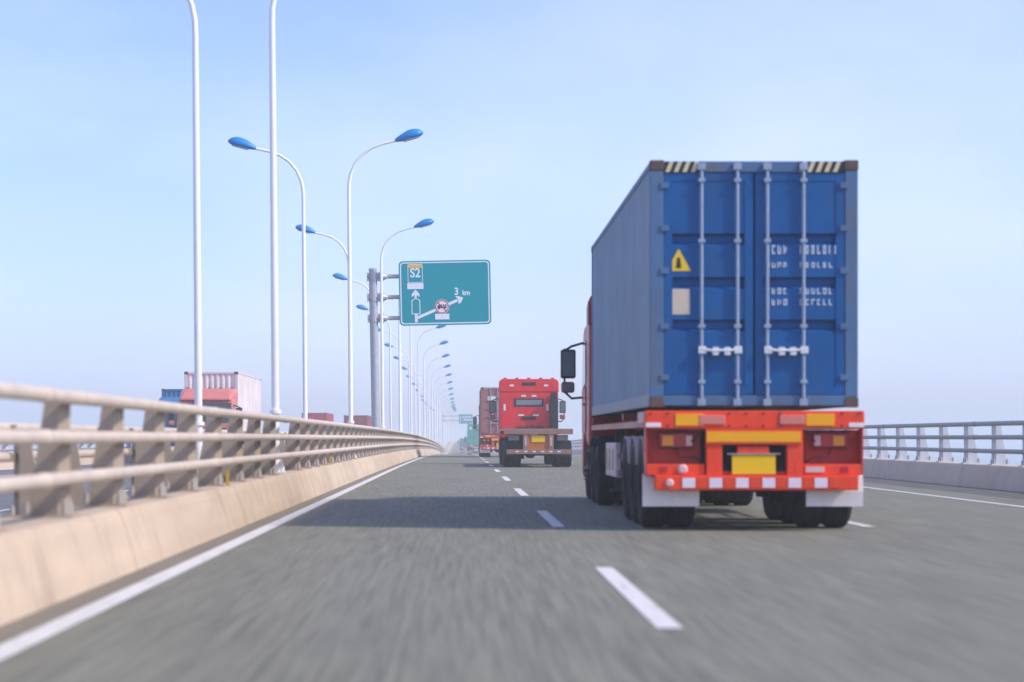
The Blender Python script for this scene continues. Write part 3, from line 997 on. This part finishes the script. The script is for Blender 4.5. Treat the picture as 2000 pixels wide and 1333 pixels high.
    for y in (L - 2.05, L - .75):
        for s in (-1, 1): wheel(root, s * 1.24, y, s)
        MB().tube([(-1.0, y, .505), (-.22, y, .505), (-.1, y, .505), (.1, y, .505), (.22, y, .505), (1.0, y, .505)], [.09, .11, .24, .24, .11, .09], 14).build('axle', M_DARK, root)
        if not far:
            for s in (-1, 1):
                rings = []
                for i in range(9):
                    t = R(15 + i * 150 / 8)
                    x0, x1 = sorted((s * .60, s * 1.25))
                    y_, z_ = y + .60 * math.cos(t), .505 + .60 * math.sin(t)
                    rings.append([(x0, y_, z_), (x1, y_, z_), (x1, y_, z_ + .015), (x0, y_, z_ + .015)])
                MB().loft(rings).build('fender', M_BLACK, root)
    for s in (-1, 1): wheel(root, s * 1.20, yc + 1.30, s, False)
    for s in (-1, 1):
        mb = MB(); mb.box(*sorted((s * .62, s * 1.2)), yc - .35 if s < 0 else yc - .2, yc + .5, .48, 1.02)
        mb.build('fuel_tank', M_STEEL if s > 0 else M_DARK, root, .07, 3)
    hwc = cab_w / 2
    prof = [(0, .95), (0, 3.02), (.1, 3.10), (1.5, 3.08), (1.86, 2.98), (2.18, 1.95), (2.24, 1.2), (2.24, .42), (1.92, .40), (1.88, .75), (1.74, 1.02), (1.50, 1.15), (1.10, 1.15), (.86, 1.02), (.72, .95)]
    mb = MB().prism([(yc + a, b) for a, b in prof], 'x', -hwc, hwc)
    cab = mb.build('cab', cabm, root, .06, 3)
    # windscreen, side windows, rear window
    p0, p1 = Vector((0, yc + 1.895, 2.89)), Vector((0, yc + 2.165, 2.02))
    nrm = Vector((0, .967, .255))
    mb = MB()
    a = [(-1.13, p0), (1.13, p0), (1.17, p1), (-1.17, p1)]
    mb.loft([[(x, p.y + nrm.y * .006, p.z + nrm.z * .006) for x, p in a], [(x, p.y + nrm.y * .022, p.z + nrm.z * .022) for x, p in a]])
    mb.build('windscreen', M_GLASS, cab)
    for s in (-1, 1):
        MB().prism([(yc + .95, 2.05), (yc + 1.98, 1.95), (yc + 1.78, 2.78), (yc + .95, 2.80)], 'x', *sorted((s * (hwc + .004), s * (hwc + .014)))).build('side_window', M_GLASS, cab)
        dm = MB().prism([(yc + .90, 1.18), (yc + 1.98, 1.18), (yc + 2.02, 1.93), (yc + .90, 1.99)], 'x', *sorted((s * (hwc + .003), s * (hwc + .018)))).build('door', cabm, cab, .008)
        MB().box(*sorted((s * (hwc + .018), s * (hwc + .045))), yc + 1.0, yc + 1.18, 1.66, 1.70).build('handle', M_BLACK, dm)
    rw = MB().box(-.62, .62, yc - .018, yc - .003, 2.42, 2.76).build('window_seal', M_BLACK, cab, .02)
    MB().box(-.54, .54, yc - .026, yc - .017, 2.48, 2.70).build('rear_window', P.get('rearglass', M_GLASS), rw, .01)
    MB().box(-1.18, 1.18, yc + 2.24, yc + 2.34, .42, .95).build('front_bumper', P.get('front', cabm), cab, .04, 3)
    MB().box(-.95, .95, yc + 2.242, yc + 2.262, 1.02, 1.78).build('grille', M_BLACK, cab, .02)
    for s in (-1, 1): MB().box(*sorted((s * .72, s * 1.12)), yc + 2.338, yc + 2.352, .60, .82).build('headlight', M_LAMPW, cab, .03)
    # roof: high fairing whose back edge is higher and flared
    if high_roof:
        mb = MB()
        def sect(y, w, z0, z1, r):
            pts = [(-w, z0), (-w, z1 - r), (-w + r * .3, z1 - r * .3), (-w + r, z1), (w - r, z1), (w - r * .3, z1 - r * .3), (w, z1 - r), (w, z0)]
            return [(x, y, z) for x, z in pts]
        mb.loft([sect(yc - .02, hwc + .02, 3.03, 3.58, .16), sect(yc + .8, hwc - .0, 3.03, 3.56, .2), sect(yc + 1.5, hwc - .06, 3.03, 3.36, .2), sect(yc + 1.98, hwc - .14, 3.00, 3.10, .04)], 0, False)
        fa = mb.build('roof_fairing', P.get('fairing', cabm), cab, .03)
        MB().box(-.29, .29, yc - .035, yc - .021, 3.30, 3.44).build('vent', M_BLACK, fa, .01)
        mb = MB()
        for x in (-1.0, -.5, 0, .5, 1.0): mb.box(x - .07, x + .07, yc + .05, yc + .25, 3.575, 3.63)
        mb.build('marker_light', M_LAMPR, fa, .02)
        mb = MB()
        for x in (-.72, .72): mb.box(x - .09, x + .09, yc - .033, yc - .021, 3.26, 3.34)
        mb.build('reflector', M_LAMPW, fa)
    # equipment on the back wall of the cab
    for x0, x1, z0, z1 in ((-.32, -.12, 2.83, 2.90), (.12, .32, 2.83, 2.90), (-.44, -.20, 2.02, 2.09), (.18, .42, 2.02, 2.09), (-1.065, -.975, 2.25, 2.51), (.735, .825, 2.25, 2.51)):
        MB().box(x0, x1, yc - .012, yc - .001, z0, z1).build('reflector', M_LAMPW, cab)
    MB().box(-.30, .30, yc - .03, yc - .001, 1.86, 2.00).build('vent', M_BLACK, cab, .01)
    mb = MB()
    for x in (-.35, -.1, .15, .4):
        mb.tube([(x, yc - .02, 1.62), (x * 1.1, yc - .18, 1.45), (x * .8, yc - .45, 1.42), (x * .5, yc - .8, 1.3)], .022, 8)
    mb.box(-.55, .65, yc - .16, yc - .02, 1.40, 1.56)
    mb.build('hose_rack', M_DARK, cab)
    mb = MB()
    mb.prism([(.88, yc - .40), (1.22, yc - .40), (1.24, yc - .02), (.88, yc - .02)], 'z', 1.25, 2.75)
    mb.prism([(.92, yc - .36), (1.2, yc - .36), (1.2, yc - .04), (.92, yc - .04)], 'z', 2.75, 3.0)
    mb.build('air_intake', M_BLACK, cab, .04) if sleeper_stack else None
    # mirrors
    for s in (-1, 1):
        mb = MB()
        xa, xb = s * (hwc - .02), s * (hwc + .33)
        mb.tube([(xa, yc + 1.86, 2.80), (s * (hwc + .2), yc + 1.95, 2.74), (xb, yc + 1.98, 2.66)], .022, 8)
        mb.tube([(xa, yc + 1.98, 1.82), (s * (hwc + .2), yc + 2.0, 1.80), (xb, yc + 1.98, 1.92)], .022, 8)
        mb.tube([(xb, yc + 1.98, 1.90), (xb, yc + 1.98, 2.70)], .02, 8)
        ar = mb.build('mirror_arm', M_BLACK, cab)
        x0, x1 = sorted((s * (hwc + .13), s * (hwc + .40)))
        mh = MB().box(x0, x1, yc + 1.90, yc + 2.06, 2.16, 2.68).build('mirror', M_BLACK, cab, .035, 3)
        MB().box(x0 + .03, x1 - .03, yc + 1.893, yc + 1.899, 2.20, 2.64).build('mirror_glass', mat('mirror_glass', (.16, .19, .20), .05, 3, .1, metal=.6), mh)
        m2 = MB().box(x0 + .01, x1 - .02, yc + 1.92, yc + 2.08, 1.90, 2.10).build('wide_angle_mirror', cabm, cab, .045, 3)
        MB().box(x0 + .04, x1 - .05, yc + 1.913, yc + 1.919, 1.93, 2.07).build('mirror_glass', mat('mirror_glass', (.45, .5, .52)), m2)
        mb = MB()
        mb.box(*sorted((s * (hwc - .04), s * (hwc + .04))), yc + .80, yc + 1.0, .50, .54) if s < 0 else None
        for z in (.55, .85): mb.box(*sorted((s * (hwc - .35), s * (hwc - .02))), yc + .0, yc + .72, z, z + .05)
        mb.build('step', M_DARK, cab)
    return root


def on_road(x, y, rev=False):
    s = (zr(y + 7) - zr(y - 7)) / 14
    return ((x, y, zr(y) + (DZ if rev else 0)), math.atan(s))


RED = paint('truck_red', (.62, .045, .030))
P_BLUE = dict(frame=paint('chassis_red', (.34, .035, .03), (.08, .03, .025), .4), beam=paint('tail_red', (.90, .065, .02), (.36, .075, .05), .30, .55, 0), cab=paint('cab_red', (.40, .030, .035)),
              panel=paint('panel_red', (.52, .025, .02), (.16, .014, .014), .30), pale=mat('pale_plate', (.62, .42, .42), .1, 6, .5), pale3=mat('step_pink', (.72, .22, .17), .1, 6, .6), pale2=mat('pale_box', (.66, .53, .54), .12, 4, .5, stain=(.34, .26, .25), amount=.25))
C_BLUE = dict(side=paint('container_side_blue', (.25, .345, .44), (.19, .255, .32), .30, .55, 0), frame=paint('container_frame_blue', (.08, .17, .30), (.17, .125, .10), .42, .55, 0), door=paint('container_door_blue', (.003, .095, .29), (.03, .085, .20), .30, .45, 0),
              rail=paint('container_rail_grey', (.30, .32, .36), (.20, .17, .15), .3, .6, 0), handle=mat('handle_white', (.72, .73, .74), .1, 6, .45))

TX, TY = 3.44, 27.0
loc, rx = on_road(TX, TY)
make_truck(loc, 'red truck carrying the big blue container, with orange tail board and white mud flaps', P_BLUE, 0, 0)
make_container((TX, TY, 1.45), 'blue weathered container on the nearest truck, with yellow triangle on its left door', C_BLUE)

P_FLAT = dict(frame=paint('flat_frame', (.20, .085, .06), (.10, .06, .05), .4), beam=paint('flat_beam', (.33, .19, .15), (.20, .12, .09), .35, .6), cab=paint('cab_bright_red', (.78, .03, .035), None, .06), panel=RED,
              deck=paint('flat_deck', (.26, .20, .175), (.14, .09, .07), .35, .7), orange=paint('flat_orange', (.55, .17, .045), (.28, .12, .06), .3, .6), pale=mat('pale_plate', (.62, .42, .42)), pale3=mat('step_pink', (.72, .22, .17)), pale2=mat('pale_box', (.5, .4, .41)),
              rearglass=mat('rear_glass_pale', (.22, .25, .27), .08, 3, .15))
loc, rx = on_road(2.86, 85.0)
make_truck(loc, 'red cab truck with an empty brown flatbed trailer and yellow plate', P_FLAT, 0, rx, L=11.6, flatbed=True, sleeper_stack=True)

P_BROWN = dict(frame=paint('brown_frame', (.22, .04, .035), (.10, .04, .03), .4), beam=paint('brown_tail', (.60, .10, .06), (.35, .1, .08), .25, .5), cab=paint('brown_cab', (.22, .05, .05)), panel=paint('brown_panel', (.28, .035, .035), (.10, .02, .02), .3),
               pale=mat('pale_plate', (.62, .42, .42)), pale3=mat('step_pink', (.72, .22, .17)), pale2=mat('pale_box', (.5, .4, .41)))
C_BROWN = dict(side=paint('container_brown_side', (.30, .115, .112), None, .3, .6, 0), frame=paint('container_brown', (.36, .13, .125), None, .25, .6, 0), door=paint('container_brown_door', (.38, .135, .13), None, .25, .6, 0))
loc, rx = on_road(2.47, 143.0)
make_truck(loc, 'truck with the brown container, half hidden by the red cab ahead of us', P_BROWN, 0, rx)
make_container((loc[0], loc[1], loc[2] + 1.45), 'brown container with a white label, behind the red cab', C_BROWN, rx=rx, marks='brown')

P_GREEN = dict(board=M_DARK, board2=mat('pale_strip', (.62, .64, .64), .1, 6, .5), plate=mat('pale_strip', (.62, .64, .64)), frame=paint('grey_frame', (.10, .10, .11), None, .3), beam=paint('grey_tail', (.22, .20, .20), None, .3), cab=paint('green_cab', (.05, .20, .18)), panel=paint('grey_panel', (.10, .09, .10), None, .3),
               pale=mat('pale_plate2', (.6, .58, .58), .1, 6, .5), pale3=mat('pale_plate2', (.6, .58, .58)), pale2=mat('pale_box', (.5, .4, .41)))
C_GREEN = dict(side=paint('container_green_side', (.03, .32, .26), None, .2, .6, 0), frame=paint('container_green', (.03, .38, .31), None, .2, .6, 0), door=paint('container_green_door', (.03, .42, .34), None, .2, .6, 0))
loc, rx = on_road(2.15, 318.0)
make_truck(loc, 'hazy truck carrying the green container beyond the crest', P_GREEN, 0, rx, far=True)
make_container((loc[0], loc[1], loc[2] + 1.45), 'green container with a white round emblem, left of the brown one', C_GREEN, rx=rx, fine=False, marks='green')

C_PALE = dict(side=paint('container_pale_side', (.10, .16, .26), None, .2, .6, 0), frame=paint('container_pale', (.10, .17, .28), None, .2, .6, 0), door=paint('container_pale_door', (.10, .17, .28), None, .2, .6, 0))
loc, rx = on_road(1.0, 480.0)
make_truck(loc, 'farthest truck ahead, a low pale blue shape in the haze', P_GREEN, 0, rx, far=True, high_roof=False)
make_container((loc[0], loc[1], loc[2] + 1.45), 'faint pale blue low container far ahead in the haze, left of the green one', C_PALE, H=1.75, L=6.06, rx=rx, fine=False, marks='')

# oncoming lorries on the other carriageway (tail lies farther from us: origin at y + length)
P_ONC = dict(frame=paint('onc_frame', (.10, .06, .06), None, .3), beam=paint('onc_tail', (.3, .06, .05), None, .3), cab=paint('onc_cab_red', (.66, .20, .16), None, .08), panel=RED, pale=mat('pale_plate', (.62, .42, .42)), pale3=mat('step_pink', (.72, .22, .17)), pale2=mat('pale_box', (.5, .4, .41)))
C_WHITE = dict(side=paint('container_white_side', (.76, .69, .67), (.60, .50, .48), .18, .6, 0), frame=paint('container_white', (.70, .64, .62), (.42, .30, .26), .3, .6, 0), door=paint('container_white_door', (.7, .67, .66), None, .2, .6, 0))


def oncoming(x, y_front, label, P, clabel, C, Lt=12.3, Lc=12.19, H=2.896, floor=1.45, **kw):
    yr = y_front + Lt + 2.6
    loc, rx = on_road(x, yr, True)
    make_truck(loc, label, P, math.pi, 0, L=Lt, far=True, **kw)
    make_container((loc[0], loc[1], loc[2] + floor), clabel, C, L=Lc, H=H, rz=math.pi, fine=False, marks='')

oncoming(-11.35, 102.0, 'oncoming red cab truck pulling the white container, seen over the left railing', P_ONC, 'white container behind a red cab on the oncoming road', C_WHITE)
P_ONB = dict(P_ONC, cab=paint('onc_cab_blue', (.02, .17, .36), None, .1))
C_ONB = dict(side=paint('container_azure_side', (.02, .20, .40), None, .2, .6, 0), frame=paint('container_azure', (.02, .20, .40), None, .2, .6, 0), door=paint('container_azure_door', (.02, .20, .4), None, .2, .6, 0))
oncoming(-14.85, 121.0, 'oncoming blue truck in the outer lane behind the white container', P_ONB, 'blue container partly hidden behind the white one', C_ONB, H=2.591, floor=1.43)
C_ONR = dict(side=paint('container_crimson_side', (.40, .05, .07), None, .2, .6, 0), frame=paint('container_crimson', (.36, .05, .07), None, .2, .6, 0), door=paint('container_crimson_door', (.36, .05, .07), None, .2, .6, 0))
oncoming(-14.3, 222.0, 'small oncoming truck with red container just right of the second nearest lamp pole', P_ONC, 'small red container above the railing, left one of two far ones', C_ONR, high_roof=False)
C_ONP = dict(side=paint('container_plum_side', (.26, .06, .09), None, .2, .6, 0), frame=paint('container_plum', (.26, .06, .09), None, .2, .6, 0), door=paint('container_plum_door', (.24, .06, .09), None, .2, .6, 0))
oncoming(-10.9, 236.0, 'small oncoming truck with plum container, nearest the sign pole', P_ONC, 'small plum container above the railing beside the sign pole', C_ONP, high_roof=False)

# ------------------------------------------------------------------ haze over the sea
HM = bpy.data.materials.new('haze'); HM.use_nodes = True
hn, hl = HM.node_tree.nodes, HM.node_tree.links
hn.clear()
pv = hn.new('ShaderNodeVolumePrincipled')
pv.inputs['Color'].default_value = (.94, 1.0, .975, 1)
pv.inputs['Density'].default_value = .00115
pv.inputs['Anisotropy'].default_value = 0.0
ho = hn.new('ShaderNodeOutputMaterial')
hl.new(pv.outputs[0], ho.inputs['Volume'])
mb = MB().box(-3000, 3000, -350, 4700, -12.0, 13.0)
tag(mb.build('haze', HM), None, None, None, 'stuff')
